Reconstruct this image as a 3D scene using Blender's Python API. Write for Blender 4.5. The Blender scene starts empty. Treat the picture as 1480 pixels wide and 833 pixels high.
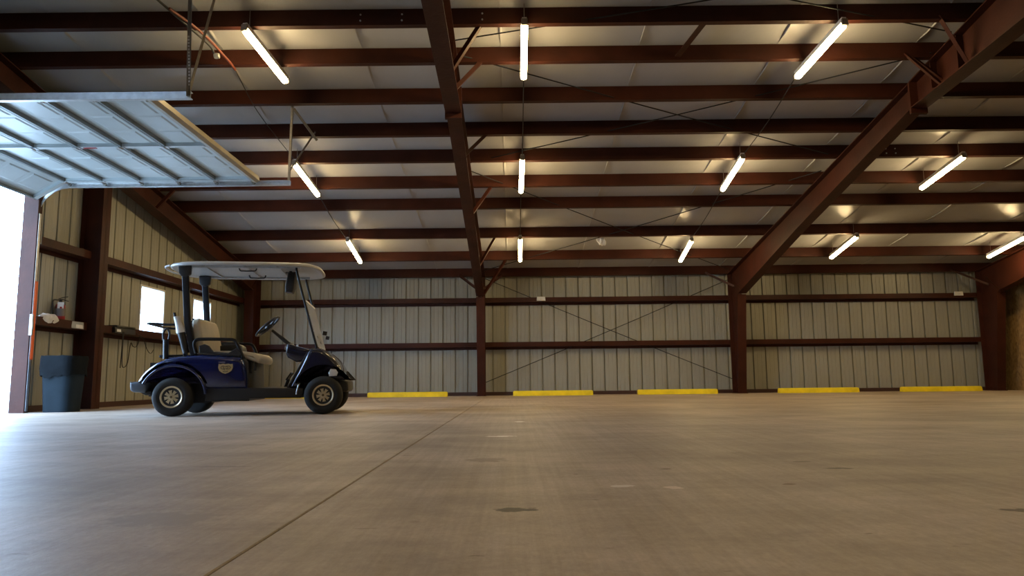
import bpy, bmesh, math, random
from mathutils import Vector, Matrix
random.seed(7)
sc = bpy.context.scene
COL = sc.collection
pi = math.pi

# ------------------------------------------------------------------ camera
F_PX = 1050.0
TILT = math.atan(134 / F_PX)
ROLL = 0.0108
CAM = Vector((0, 0, .354))
cd = bpy.data.cameras.new('camera')
cam = bpy.data.objects.new('camera', cd)
COL.objects.link(cam)
cd.sensor_width = 36
cd.lens = 36 * F_PX / 1480
cd.clip_start = .02
cd.clip_end = 500
fw = Vector((0, math.cos(TILT), math.sin(TILT)))
r0 = Vector((1, 0, 0)); u0 = Vector((0, -math.sin(TILT), math.cos(TILT)))
rt = math.cos(ROLL) * r0 - math.sin(ROLL) * u0
up = math.cos(ROLL) * u0 + math.sin(ROLL) * r0
cam.matrix_world = Matrix(((rt.x, up.x, -fw.x, CAM.x), (rt.y, up.y, -fw.y, CAM.y), (rt.z, up.z, -fw.z, CAM.z), (0, 0, 0, 1)))
sc.camera = cam

# ------------------------------------------------------------------ world, exposure
SKY = 18.0
LAMP = 84.0
w = bpy.data.worlds.new('world'); sc.world = w
w.use_nodes = True
bgn = w.node_tree.nodes['Background']
bgn.inputs[0].default_value = (.47, .69, 1.0, 1)
bgn.inputs[1].default_value = SKY
vs = sc.view_settings
vs.view_transform = 'Standard'; vs.look = 'None'; vs.exposure = 0.03; vs.gamma = 1.0
vs.use_curve_mapping = False
sc.cycles.max_bounces = 10
sc.cycles.diffuse_bounces = 6
sc.cycles.glossy_bounces = 4
sc.cycles.transparent_max_bounces = 12
sc.cycles.sample_clamp_indirect = 6
sc.cycles.use_denoising = True


# ------------------------------------------------------------------ materials
def mat(name, col, rough=.6, metal=0., var=.12, scale=6., bump=0., bscale=40., emit=None, coat=0., stretch=(1, 1, 1), spec=.5):
    m = bpy.data.materials.new(name); m.use_nodes = True
    nt = m.node_tree; n = nt.nodes; L = nt.links
    p = n['Principled BSDF']
    p.inputs['Roughness'].default_value = rough
    p.inputs['Metallic'].default_value = metal
    p.inputs['Specular IOR Level'].default_value = spec
    p.inputs['Coat Weight'].default_value = coat
    p.inputs['Coat Roughness'].default_value = .05
    tc = n.new('ShaderNodeTexCoord'); mp = n.new('ShaderNodeMapping')
    mp.inputs['Scale'].default_value = stretch
    L.new(tc.outputs['Object'], mp.inputs[0])
    no = n.new('ShaderNodeTexNoise'); no.inputs['Scale'].default_value = scale; no.inputs['Detail'].default_value = 5
    L.new(mp.outputs[0], no.inputs['Vector'])
    cr = n.new('ShaderNodeValToRGB')
    cr.color_ramp.elements[0].position = .3; cr.color_ramp.elements[1].position = .7
    cr.color_ramp.elements[0].color = tuple(c * (1 - var) for c in col) + (1,)
    cr.color_ramp.elements[1].color = tuple(min(1, c * (1 + var)) for c in col) + (1,)
    L.new(no.outputs['Fac'], cr.inputs[0]); L.new(cr.outputs[0], p.inputs['Base Color'])
    if bump:
        nb = n.new('ShaderNodeTexNoise'); nb.inputs['Scale'].default_value = bscale; nb.inputs['Detail'].default_value = 4
        L.new(mp.outputs[0], nb.inputs['Vector'])
        b = n.new('ShaderNodeBump'); b.inputs['Strength'].default_value = bump; b.inputs['Distance'].default_value = .02
        L.new(nb.outputs['Fac'], b.inputs['Height']); L.new(b.outputs[0], p.inputs['Normal'])
    if emit:
        p.inputs['Emission Color'].default_value = emit[0] + (1,)
        p.inputs['Emission Strength'].default_value = emit[1]
    return m


M = {}
M['steel'] = mat('red_oxide_steel', (.044, .0115, .006), .5, 0, .25, 3, .12, 25, spec=.2)
M['trim'] = mat('dark_base_trim', (.05, .02, .016), .5)
M['wall'] = mat('beige_wall_sheet', (.315, .312, .262), .42, 0, .05, 1.5)
M['insul'] = mat('white_vinyl_insulation', (.395, .395, .405), .32, 0, .06, 2, .35, 5, stretch=(1, .5, 1))
M['roof'] = mat('roof_sheet', (.4, .4, .4), .5)
M['galv'] = mat('galvanised_steel', (.55, .57, .58), .38, .75, .12, 20)
M['galvdark'] = mat('dull_galvanised_steel', (.30, .28, .25), .45, .6, .15, 20)
M['door'] = mat('white_door_sheet', (.42, .47, .48), .38, 0, .05, 3, .05, 6)
M['doorrail'] = mat('grey_door_rail', (.22, .245, .245), .45, .2, .08, 5)
M['doorstrut'] = mat('tan_door_strut', (.36, .32, .25), .45, .3, .1, 5)
M['blue'] = mat('dark_blue_gloss_paint', (.004, .009, .062), .2, 0, .1, 4, coat=1.)
M['bluedark'] = mat('navy_gloss_plastic', (.008, .010, .030), .25, 0, .1, 4, coat=.7)
M['black'] = mat('black_plastic', (.012, .012, .014), .45)
M['blackm'] = mat('black_metal_tube', (.008, .008, .010), .5, spec=.25)
M['rubber'] = mat('black_rubber', (.012, .012, .012), .8, 0, .2, 30)
M['grey'] = mat('grey_bumper_plastic', (.10, .12, .15), .3)
M['beige'] = mat('beige_vinyl', (.50, .43, .31), .45, 0, .06, 8, .1, 30)
M['canopy'] = mat('pale_grey_canopy', (.36, .36, .35), .35, 0, .05, 3)
M['hub'] = mat('champagne_hub', (.55, .45, .28), .3, .35, .05, 10)
M['white'] = mat('white_plastic', (.75, .75, .75), .4)
M['cloth'] = mat('white_cloth', (.62, .60, .57), .8, 0, .12, 20, .4, 40)
M['chrome'] = mat('chrome', (.8, .8, .8), .12, 1.)
M['yellow'] = mat('yellow_painted_concrete', (.86, .66, .008), .55, 0, .12, 6, .2, 30)
M['orange'] = mat('orange_paint', (.75, .12, .02), .4, 0, .1, 10)
M['red'] = mat('red_enamel', (.30, .01, .015), .3, 0, .1, 5)
M['redhose'] = mat('red_rubber_hose', (.13, .028, .014), .5)
M['bin'] = mat('blue_grey_bin_plastic', (.012, .020, .027), .65, spec=.1)
M['liner'] = mat('black_bin_liner', (.006, .008, .010), .8, 0, .2, 10, .3, 15, spec=.08)
M['paper'] = mat('white_paper', (.7, .7, .68), .8)
M['gold'] = mat('badge_gold', (.42, .30, .13), .4)
M['brown'] = mat('badge_brown', (.10, .07, .025), .5)
M['tan'] = mat('tan_fabric', (.26, .20, .13), .8, 0, .3, 30)
M['fadedred'] = mat('faded_red_fabric', (.40, .13, .09), .8, 0, .2, 25)
M['ground'] = mat('outside_concrete', (.5, .5, .48), .8, 0, .1, 2)
M['lens'] = mat('headlight_lens', (.65, .66, .66), .15, 0, .03, 3, coat=1.)
M['tube'] = mat('lit_tube', (.9, .9, .85), .5, emit=((1., .73, .35), LAMP))
M['slabbase'] = mat('joint_filler', (.015, .012, .01), .9)


def glass_mat(name, tint, gloss):
    m = bpy.data.materials.new(name); m.use_nodes = True
    nt = m.node_tree; n = nt.nodes; L = nt.links
    n.remove(n['Principled BSDF'])
    t = n.new('ShaderNodeBsdfTransparent'); t.inputs[0].default_value = tint + (1,)
    g = n.new('ShaderNodeBsdfGlossy'); g.inputs['Roughness'].default_value = .06
    lw = n.new('ShaderNodeLayerWeight'); lw.inputs[0].default_value = .5
    fr = n.new('ShaderNodeMath'); fr.operation = 'POWER'; fr.inputs[1].default_value = 4; L.new(lw.outputs['Facing'], fr.inputs[0])
    no = n.new('ShaderNodeTexNoise'); no.inputs['Scale'].default_value = 6
    ma = n.new('ShaderNodeMath'); ma.operation = 'MULTIPLY_ADD'; ma.inputs[1].default_value = gloss
    L.new(no.outputs['Fac'], ma.inputs[0]); L.new(fr.outputs[0], ma.inputs[2])
    mx = n.new('ShaderNodeMixShader')
    L.new(ma.outputs[0], mx.inputs[0]); L.new(t.outputs[0], mx.inputs[1]); L.new(g.outputs[0], mx.inputs[2])
    L.new(mx.outputs[0], n['Material Output'].inputs[0])
    return m


M['glass'] = glass_mat('window_glass', (.95, .97, .98), .02)


def scratched():
    m = glass_mat('hazy_acrylic', (.85, .88, .90), .05)
    nt = m.node_tree; n = nt.nodes; L = nt.links
    out = n['Material Output']; src = out.inputs[0].links[0].from_socket
    d = n.new('ShaderNodeBsdfDiffuse'); d.inputs[0].default_value = (.8, .82, .85, 1)
    mx = n.new('ShaderNodeMixShader'); mx.inputs[0].default_value = .26
    L.new(src, mx.inputs[1]); L.new(d.outputs[0], mx.inputs[2]); L.new(mx.outputs[0], out.inputs[0])
    return m


M['acrylic'] = scratched()


def floor_mat():
    m = bpy.data.materials.new('worn_concrete'); m.use_nodes = True
    nt = m.node_tree; n = nt.nodes; L = nt.links
    p = n['Principled BSDF']
    tc = n.new('ShaderNodeTexCoord')

    def noise(scale, stretch, detail=6, rough=.6):
        mp = n.new('ShaderNodeMapping'); mp.inputs['Scale'].default_value = stretch
        L.new(tc.outputs['Object'], mp.inputs[0])
        a = n.new('ShaderNodeTexNoise'); a.inputs['Scale'].default_value = scale
        a.inputs['Detail'].default_value = detail; a.inputs['Roughness'].default_value = rough
        L.new(mp.outputs[0], a.inputs['Vector']); return a.outputs['Fac']

    def ramp(src, p0, c0, p1, c1):
        r = n.new('ShaderNodeValToRGB')
        r.color_ramp.elements[0].position = p0; r.color_ramp.elements[1].position = p1
        r.color_ramp.elements[0].color = c0; r.color_ramp.elements[1].color = c1
        L.new(src, r.inputs[0]); return r.outputs[0]

    def mix(mode, fac, a, b):
        x = n.new('ShaderNodeMix'); x.data_type = 'RGBA'; x.blend_type = mode
        if isinstance(fac, float): x.inputs[0].default_value = fac
        else: L.new(fac, x.inputs[0])
        L.new(a, x.inputs[6])
        if isinstance(b, tuple): x.inputs[7].default_value = b
        else: L.new(b, x.inputs[7])
        return x.outputs[2]
    base = ramp(noise(.55, (1, 1, 1)), .35, (.37, .297, .235, 1), .66, (.56, .46, .375, 1))
    patch = ramp(noise(1.6, (.7, 1.2, 1), 8, .72), .38, (.60, .58, .56, 1), .58, (1, 1, 1, 1))
    streak = ramp(noise(3.0, (9, .18, 1), 6, .7), .36, (.84, .82, .78, 1), .62, (1.0, 1.0, 1.0, 1))
    fine = ramp(noise(70, (1, .5, 1), 5, .75), .34, (.74, .73, .72, 1), .7, (1, 1, 1, 1))
    speck = ramp(noise(7, (1, 2.2, 1), 4, .6), .27, (.42, .36, .30, 1), .33, (1, 1, 1, 1))
    c = mix('MULTIPLY', .7, base, patch); c = mix('MULTIPLY', 1., c, streak)
    c = mix('MULTIPLY', .8, c, fine); c = mix('MULTIPLY', .8, c, speck)
    # worn stains and paint flecks with a shape and place of their own on the concrete (x, y, radius x, radius y, wobble, colour)
    sep = n.new('ShaderNodeSeparateXYZ'); L.new(tc.outputs['Object'], sep.inputs[0])
    wob = noise(22, (1, 1, 1), 4, .6)
    for (sx, sy, rx, ry, col) in ((.003, 2.07, .062, .040, (.03, .018, .008, 1)), (1.275, 2.91, .060, .022, (.08, .055, .03, 1)),
                                  (-.12, 3.35, .10, .10, (.25, .19, .14, 1)), (-.93, 1.99, .16, .12, (.27, .22, .175, 1)),
                                  (1.35, 1.98, .07, .03, (.09, .065, .04, 1)), (.365, 2.50, .045, .030, (.62, .57, .53, 1)),
                                  (.52, 2.45, .035, .030, (.60, .49, .42, 1)), (.60, 2.95, .028, .02, (.12, .085, .05, 1)),
                                  (-1.25, 3.20, .13, .022, (.20, .155, .12, 1)), (-.08, 4.75, .10, .05, (.75, .70, .66, 1)),
                                  (1.22, 3.15, .04, .02, (.14, .10, .06, 1)), (.05, 6.4, .05, .06, (.85, .82, .80, 1)),
                                  (.92, 2.5, .03, .02, (.16, .10, .06, 1)), (-1.5, 4.3, .10, .03, (.2, .16, .12, 1))):
        def axis(out, c0, rad):
            s = n.new('ShaderNodeMath'); s.operation = 'SUBTRACT'; L.new(out, s.inputs[0]); s.inputs[1].default_value = c0
            d = n.new('ShaderNodeMath'); d.operation = 'DIVIDE'; L.new(s.outputs[0], d.inputs[0]); d.inputs[1].default_value = rad
            q = n.new('ShaderNodeMath'); q.operation = 'POWER'; ab = n.new('ShaderNodeMath'); ab.operation = 'ABSOLUTE'
            L.new(d.outputs[0], ab.inputs[0]); L.new(ab.outputs[0], q.inputs[0]); q.inputs[1].default_value = 2; return q.outputs[0]
        a = n.new('ShaderNodeMath'); a.operation = 'ADD'
        L.new(axis(sep.outputs[0], sx, rx), a.inputs[0]); L.new(axis(sep.outputs[1], sy, ry), a.inputs[1])
        b = n.new('ShaderNodeMath'); b.operation = 'MULTIPLY_ADD'; L.new(wob, b.inputs[0]); b.inputs[1].default_value = 3.2; L.new(a.outputs[0], b.inputs[2])
        mr = n.new('ShaderNodeMapRange'); mr.inputs['From Min'].default_value = 2.1; mr.inputs['From Max'].default_value = 2.6
        mr.inputs['To Min'].default_value = .95; mr.inputs['To Max'].default_value = 0.
        L.new(b.outputs[0], mr.inputs['Value'])
        c = mix('MIX', mr.outputs[0], c, col)
    L.new(c, p.inputs['Base Color'])
    rr = n.new('ShaderNodeMapRange'); rr.inputs['To Min'].default_value = .42; rr.inputs['To Max'].default_value = .62
    L.new(noise(1.2, (1, 1, 1)), rr.inputs['Value']); L.new(rr.outputs[0], p.inputs['Roughness'])
    p.inputs['Specular IOR Level'].default_value = .45
    b = n.new('ShaderNodeBump'); b.inputs['Strength'].default_value = .35; b.inputs['Distance'].default_value = .004
    L.new(noise(35, (1, .6, 1), 6, .7), b.inputs['Height']); L.new(b.outputs[0], p.inputs['Normal'])
    return m


def osb_mat():
    m = mat('osb_board', (.26, .155, .055), .65, 0, .1, 3, .3, 30)
    nt = m.node_tree; n = nt.nodes; L = nt.links
    tc = n.new('ShaderNodeTexCoord'); v = n.new('ShaderNodeTexVoronoi'); v.inputs['Scale'].default_value = 24
    mp = n.new('ShaderNodeMapping'); mp.inputs['Scale'].default_value = (1, 1, .55); L.new(tc.outputs['Object'], mp.inputs[0])
    L.new(mp.outputs[0], v.inputs['Vector'])
    r = n.new('ShaderNodeValToRGB'); r.color_ramp.elements[0].color = (.17, .095, .03, 1); r.color_ramp.elements[1].color = (.36, .225, .085, 1)
    L.new(v.outputs['Color'], r.inputs[0]); L.new(r.outputs[0], n['Principled BSDF'].inputs['Base Color'])
    return m


M['floor'] = floor_mat()
M['osb'] = osb_mat()


# ------------------------------------------------------------------ mesh helpers
class MB:
    def __init__(s): s.v = []; s.f = []

    def add(s, vs_, fs):
        o = len(s.v); s.v += [tuple(p) for p in vs_]; s.f += [tuple(i + o for i in f) for f in fs]; return s

    def box(s, x0, x1, y0, y1, z0, z1):
        return s.add([(x0, y0, z0), (x1, y0, z0), (x1, y1, z0), (x0, y1, z0), (x0, y0, z1), (x1, y0, z1), (x1, y1, z1), (x0, y1, z1)],
                     [(0, 3, 2, 1), (4, 5, 6, 7), (0, 1, 5, 4), (1, 2, 6, 5), (2, 3, 7, 6), (3, 0, 4, 7)])

    def prism(s, poly, a, b, axis='x'):
        """closed polygon of 2-D points swept from a to b; axis x: (y,z), y: (x,z), z: (x,y)"""
        def P(p, t): return {'x': (t, p[0], p[1]), 'y': (p[0], t, p[1]), 'z': (p[0], p[1], t)}[axis]
        n = len(poly)
        return s.add([P(p, a) for p in poly] + [P(p, b) for p in poly],
                     [tuple(range(n)), tuple(range(2 * n - 1, n - 1, -1))] + [(i, i + n, (i + 1) % n + n, (i + 1) % n) for i in range(n)])

    def tube(s, pts, r, seg=8, caps=True):
        pts = [Vector(p) for p in pts]; rings = []
        rs = r if isinstance(r, (list, tuple)) else [r] * len(pts)
        nrm = None
        for i, p in enumerate(pts):
            d = (pts[min(i + 1, len(pts) - 1)] - pts[max(i - 1, 0)]).normalized()
            if nrm is None:
                nrm = d.orthogonal().normalized()
            nrm = (nrm - d * nrm.dot(d)).normalized(); bn = d.cross(nrm)
            rings.append([p + rs[i] * (math.cos(2 * pi * k / seg) * nrm + math.sin(2 * pi * k / seg) * bn) for k in range(seg)])
        s.rings(rings, caps); return s

    def rings(s, rings, caps=True, closed=False):
        n = len(rings[0]); vs_ = [v for rg in rings for v in rg]; fs = []
        m = len(rings)
        for j in range(m - 1 + (1 if closed else 0)):
            a = j * n; b = ((j + 1) % m) * n
            for i in range(n):
                fs.append((a + i, a + (i + 1) % n, b + (i + 1) % n, b + i))
        if caps and not closed:
            fs.append(tuple(range(n - 1, -1, -1))); fs.append(tuple(range((m - 1) * n, m * n)))
        return s.add(vs_, fs)

    def lathe(s, prof, c, axis='z', seg=24):
        """prof: (radius, height) pairs around the axis through c"""
        rings = []
        for (r, h) in prof:
            rg = []
            for k in range(seg):
                a = 2 * pi * k / seg; x, y = r * math.cos(a), r * math.sin(a)
                rg.append({'z': (c[0] + x, c[1] + y, c[2] + h), 'y': (c[0] + x, c[1] + h, c[2] + y), 'x': (c[0] + h, c[1] + x, c[2] + y)}[axis])
            rings.append(rg)
        return s.rings(rings)

    def slab(s, poly, y0, y1, r=.03, n=4, axis='y'):
        """polygon swept along an axis with rounded outer edges"""
        area = sum(poly[i][0] * poly[(i + 1) % len(poly)][1] - poly[(i + 1) % len(poly)][0] * poly[i][1] for i in range(len(poly)))
        sg = 1 if area > 0 else -1
        N = len(poly); nr = []
        for i in range(N):
            a = Vector(poly[i - 1]); b = Vector(poly[i]); c = Vector(poly[(i + 1) % N])
            e1 = (b - a).normalized(); e2 = (c - b).normalized()
            n1 = Vector((-e1.y, e1.x)) * sg; n2 = Vector((-e2.y, e2.x)) * sg
            m = (n1 + n2)
            m = m.normalized() / max(.6, math.sqrt(max(.01, (1 + n1.dot(n2)) / 2))) if m.length > 1e-4 else n1
            nr.append(m)
        lay = [(y0 + r * (1 - math.sin(pi / 2 * k / n)), r * (1 - math.cos(pi / 2 * k / n))) for k in range(n, -1, -1)]
        lay = [(y0 + r * (1 - math.cos(t)), r * (1 - math.sin(t))) for t in [pi / 2 * k / n for k in range(n + 1)]]
        lay += [(y1 - (y - y0), o) for (y, o) in reversed(lay)]
        rings = []
        for (y, o) in lay:
            rg = []
            for p, m in zip(poly, nr):
                q = (p[0] + m.x * o, p[1] + m.y * o)
                rg.append({'y': (q[0], y, q[1]), 'x': (y, q[0], q[1]), 'z': (q[0], q[1], y)}[axis])
            rings.append(rg)
        return s.rings(rings)

    def ball(s, c, rx, ry=None, rz=None, seg=10, jit=0.):
        ry = ry or rx; rz = rz or rx; rings = []
        for j in range(1, seg // 2 + 1):
            t = pi * j / (seg // 2 + 1)
            rings.append([(c[0] + rx * math.sin(t) * math.cos(2 * pi * k / seg) * (1 + random.uniform(-jit, jit)),
                           c[1] + ry * math.sin(t) * math.sin(2 * pi * k / seg) * (1 + random.uniform(-jit, jit)),
                           c[2] - rz * math.cos(t) * (1 + random.uniform(-jit, jit))) for k in range(seg)])
        return s.rings(rings)

    def xf(s, mtx):
        s.v = [tuple(mtx @ Vector(p)) for p in s.v]; return s

    def mesh(s, name, m, smooth=None):
        me = bpy.data.meshes.new(name); me.from_pydata(s.v, [], s.f)
        bm = bmesh.new(); bm.from_mesh(me)
        bmesh.ops.recalc_face_normals(bm, faces=bm.faces)
        bm.to_mesh(me); bm.free()
        for mm in (m if isinstance(m, list) else [m]): me.materials.append(mm)
        if smooth:
            me.polygons.foreach_set('use_smooth', [True] * len(me.polygons))
            me.set_sharp_from_angle(angle=math.radians(smooth))
        me.update(); return me

    def obj(s, name, m, parent=None, smooth=None):
        return link(name, s.mesh(name, m, smooth), parent)


def link(name, me, parent=None, loc=None):
    o = bpy.data.objects.new(name, me); COL.objects.link(o)
    if parent: o.parent = parent
    if loc: o.location = loc
    return o


def thing(name, label, cat, loc=(0, 0, 0), rz=0, group=None):
    o = link(name, None); o.location = loc; o.rotation_euler = (0, 0, rz)
    return tag(o, label, cat, group)


def tag(o, label=None, cat=None, group=None):
    if label: o['label'] = label
    if cat: o['category'] = cat
    if group: o['group'] = group
    return o


def struct(o, label=None, cat=None):
    o['kind'] = 'structure'
    if label: o['label'] = label
    if cat: o['category'] = cat
    return o


def bez(pts, n=8):
    """smooth curve through points (Catmull-Rom)"""
    P = [Vector(p) for p in pts]; P = [2 * P[0] - P[1]] + P + [2 * P[-1] - P[-2]]; out = []
    for i in range(1, len(P) - 2):
        for k in range(n):
            t = k / n; a, b, c, d = P[i - 1], P[i], P[i + 1], P[i + 2]
            out.append(.5 * ((2 * b) + (c - a) * t + (2 * a - 5 * b + 4 * c - d) * t * t + (3 * b - a - 3 * c + d) * t ** 3))
    out.append(P[-2]); return out


# ------------------------------------------------------------------ dimensions (metres)
XL, XR = -6.62, 11.98           # inner faces of the side walls
YB, YF = 17.95, -14.0           # back wall, front wall behind the camera
S = .157                        # roof slope
Z0 = 2.906 + S * 17.7           # purlin underside plane z = Z0 - S*y
RIDGE = 2.0


def zu(y): return Z0 - S * y if y >= RIDGE else Z0 - S * (2 * RIDGE - y)


DEPTH = .215
DX0, DX1, DH = 6.65, 9.64, 3.06     # door opening y-range and height in the left wall

# ------------------------------------------------------------------ outside ground
struct(MB().box(-80, XL - .2, -60, 60, -.12, -.01).obj('outside_apron', M['ground']), 'pale concrete apron in glare outside the open door', 'ground')

# ------------------------------------------------------------------ floor
fl = struct(MB().box(XL - .25, XR + .3, YF - .2, YB + .2, -.25, -.06).obj('floor', M['slabbase']), 'worn grey brown concrete floor of the shed', 'floor')
jx = [XL - .22, -.575, 5.4, XR + .25]; jy = [YF - .15, -3.2, 9.13, YB + .15]


def slab_piece(x0, x1, y0, y1):
    g = .0025; b = .003
    x0 += g; x1 -= g; y0 += g; y1 -= g
    rings = [[(x0, y0, -.06), (x1, y0, -.06), (x1, y1, -.06), (x0, y1, -.06)], [(x0, y0, -b), (x1, y0, -b), (x1, y1, -b), (x0, y1, -b)],
             [(x0 + b, y0 + b, 0), (x1 - b, y0 + b, 0), (x1 - b, y1 - b, 0), (x0 + b, y1 - b, 0)]]
    return MB().rings(rings)


for i in range(3):
    for j in range(3):
        slab_piece(jx[i], jx[i + 1], jy[j], jy[j + 1]).obj('floor_slab', M['floor'], fl)


# ------------------------------------------------------------------ wall sheets: one rib-to-rib strip = one part
PITCH = .305


def strip_profile(a, b):
    """ribbed sheet, seen from inside: deep rib channel at the a side, two shallow stiffeners; (along, depth) pairs, depth>0 = into the wall"""
    p = b - a
    return [(a, .042), (a + .026, .042), (a + .032, 0), (a + .30 * p, 0), (a + .335 * p, .003), (a + .365 * p, .003), (a + .40 * p, 0),
            (a + .64 * p, 0), (a + .675 * p, .003), (a + .705 * p, .003), (a + .74 * p, 0), (b - .004, 0), (b, .042)]


def strip(prof, place, zlo, zhi):
    """zhi: function of along"""
    t = .008
    pts = [place(u, d) for u, d in prof] + [place(u, d + t) for u, d in reversed(prof)]
    us = [u for u, d in prof] + [u for u, d in reversed(prof)]
    n = len(pts); mb = MB()
    mb.add([(p[0], p[1], zlo) for p in pts] + [(p[0], p[1], zhi(u)) for p, u in zip(pts, us)],
           [(i, (i + 1) % n, (i + 1) % n + n, i + n) for i in range(n)] + [tuple(range(n))[::-1], tuple(range(n, 2 * n))])
    return mb


# back wall
wb = struct(MB().box(XL - .1, XR + .1, YB + .05, YB + .09, 0, zu(YB) + .22).obj('wall_back', M['roof']), 'beige ribbed metal back wall with dark red girts', 'wall')
u = XL; me0 = None; k = 0
x_first = -.75 - PITCH * 19.2
while x_first > XL: x_first -= PITCH
x = x_first
base = strip(strip_profile(0, PITCH), lambda u_, d: (u_, d), 0.0, lambda u_: zu(YB) + .2).mesh('wall_panel', M['wall'])
while x < XR:
    link('wall_panel', base, wb, (x, YB, 0)); x += PITCH
MB().prism([(YB - .012, 0), (YB - .030, 0), (YB - .030, .085), (YB - .012, .085)], XL, XR).obj('base_trim', M['trim'], wb)


def c_girt_x(z, x0, x1, hgt=.115):
    # Z girt 0.2 deep: inner flange vertical face toward the room, web horizontal
    a, b = YB - .205, YB - .012
    return MB().prism([(a, z), (a, z + hgt), (a + .007, z + hgt), (a + .007, z + .009), (b, z + .009), (b, z - .06), (b - .007, z - .06), (b - .007, z)], x0, x1)


bays = [(XL + .02, -.755), (-.745, 5.395), (5.405, 11.46)]
for z in (1.175, 2.265):
    for (a, b) in bays:
        c_girt_x(z, a, b).obj('girt', M['steel'], wb)
# left wall with the big door opening and two windows
wl = struct(MB().box(XL - .10, XL - .06, DX1 + .15, 12.805, -.02, 4.6).box(XL - .10, XL - .06, DX0, DX1 + .15, DH + .05, 4.7)
            .box(XL - .10, XL - .06, YF, DX0, -.02, 4.7).box(XL - .10, XL - .06, 12.8, 18, 2.15, 4.2)
            .box(XL - .10, XL - .06, 12.8, 18, -.02, 1.22).box(XL - .10, XL - .06, 13.735, 14.955, 1.2, 2.2)
            .box(XL - .10, XL - .06, 15.875, 18.05, 1.2, 2.2)
            .obj('wall_left', M['roof']), 'beige ribbed metal side wall around the open door', 'wall')
WIN = [(12.81, 12.81 + 3 * PITCH), (14.945, 14.945 + 3 * PITCH)]
WZ0, WZ1 = 1.235, 2.13
y = 12.81 - 11 * PITCH


def left_strip(y0, zl, zh):
    strip(strip_profile(y0, y0 + PITCH), lambda u_, d: (XL - d, u_), zl, zh).obj('wall_panel', M['wall'], wl)


while y < YB - .05:
    ymid = y + .15
    top = lambda u_: zu(u_) + .20
    if ymid < DX1:
        left_strip(y, DH + .1, top)
    elif any(a < ymid < b for a, b in WIN):
        left_strip(y, 0, lambda u_: WZ0); left_strip(y, WZ1, top)
    else:
        left_strip(y, 0, top)
    y += PITCH
while False: pass
# sheets over the door and forward of it (plain strips, seen from a side step only)
y = 12.81 - 12 * PITCH
while y > 2.2:
    if DX0 - .2 < y + .15 < DX1: left_strip(y, DH + .1, lambda u_: zu(u_) + .2)
    else: left_strip(y, 0, lambda u_: zu(u_) + .2)
    y -= PITCH
MB().box(XL - .03, XL + .0, YF, 2.4, 0, 4.9).obj('wall_sheet', M['wall'], wl)
MB().box(XL, XL + .03, DX1 + .1, YB, 0, .085).obj('base_trim', M['trim'], wl)


def c_girt_y(z, y0, y1, hgt=.115):
    a, b = XL + .205, XL + .01
    return MB().prism([(a, z), (a, z + hgt), (a - .007, z + hgt), (a - .007, z + .009), (b, z + .009), (b, z - .06), (b + .007, z - .06), (b + .007, z)], y0, y1, 'y')


for z in (1.175, 2.265):
    for (a, b) in ((DX1 + .12, 10.93), (11.17, 17.5)):
        c_girt_y(z, a, b).obj('girt', M['steel'], wl)
# door frame: jambs and header channel
MB().prism([(XL + .0, DX1), (XL + .20, DX1), (XL + .20, DX1 + .09), (XL + .19, DX1 + .09), (XL + .19, DX1 + .01), (XL + .0, DX1 + .01)], 0, 3.75, 'z').obj('door_jamb', M['steel'], wl)
MB().prism([(XL - .05, DX0), (XL + .22, DX0), (XL + .22, DX0 - .09), (XL + .21, DX0 - .09), (XL + .21, DX0 - .01), (XL - .05, DX0 - .01)], 0, 3.75, 'z').obj('door_jamb', M['steel'], wl)
MB().box(XL - .05, XL + .2, DX0, DX1, DH, DH + .02).box(XL + .18, XL + .2, DX0, DX1, DH, DH + .20).obj('door_header', M['steel'], wl)
# wind column of the side wall
wc = MB()
wc.box(XL + .01, XL + .335, 11.045, 11.057, 0, zu(11.05) - .33)
wc.box(XL + .32, XL + .335, 10.94, 11.16, 0, zu(11.05) - .33).box(XL + .01, XL + .02, 10.94, 11.16, 0, zu(11.05) - .1)
wco = wc.obj('wind_column', M['steel'])
tag(wco, 'dark red steel column on side wall between grey bin and black charger', 'steel column')

# windows
for i, (a, b) in enumerate(WIN):
    wn = struct(link('window_%d' % (i + 1), None), ['bright small window in side wall nearer the open door', 'bright small window in side wall behind the cart seat'][i], 'window')
    fr = MB(); t = .035
    fr.box(XL - .10, XL + .02, a, a + t, WZ0, WZ1).box(XL - .10, XL + .02, b - t, b, WZ0, WZ1)
    fr.box(XL - .10, XL + .02, a + t, b - t, WZ0, WZ0 + t).box(XL - .10, XL + .02, a + t, b - t, WZ1 - t, WZ1)
    fr.obj('window_frame', M['white'], wn)
    MB().box(XL - .05, XL - .044, a + t, b - t, WZ0 + t, WZ1 - t).obj('pane', M['glass'], wn)

# right wall of OSB sheets, front wall
wr = struct(MB().box(XR + .03, XR + .1, YF, YB + .1, 0, 5.3).obj('wall_right', M['roof']), 'wall of brown strand board sheets beyond the right hand frame', 'wall')
y = YB - 1.22
while y > 3:
    for (za, zb) in ((0, 2.44), (2.445, 4.9)):
        zt = min(zb, zu(y) + .19)
        if zt > za + .05:
            MB().prism([(y + .003, za), (y + 1.217, za), (y + 1.217, min(zb, zu(y + 1.22) + .19)), (y + .003, zt)], XR, XR + .018).obj('board_sheet', M['osb'], wr)
    y -= 1.22
MB().box(XR, XR + .018, YF, y + 1.21, 0, 4.9).obj('board_sheet', M['osb'], wr)
struct(MB().box(XL - .1, XR + .1, YF - .1, YF, 0, 3.1).obj('wall_front', M['wall']))

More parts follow.
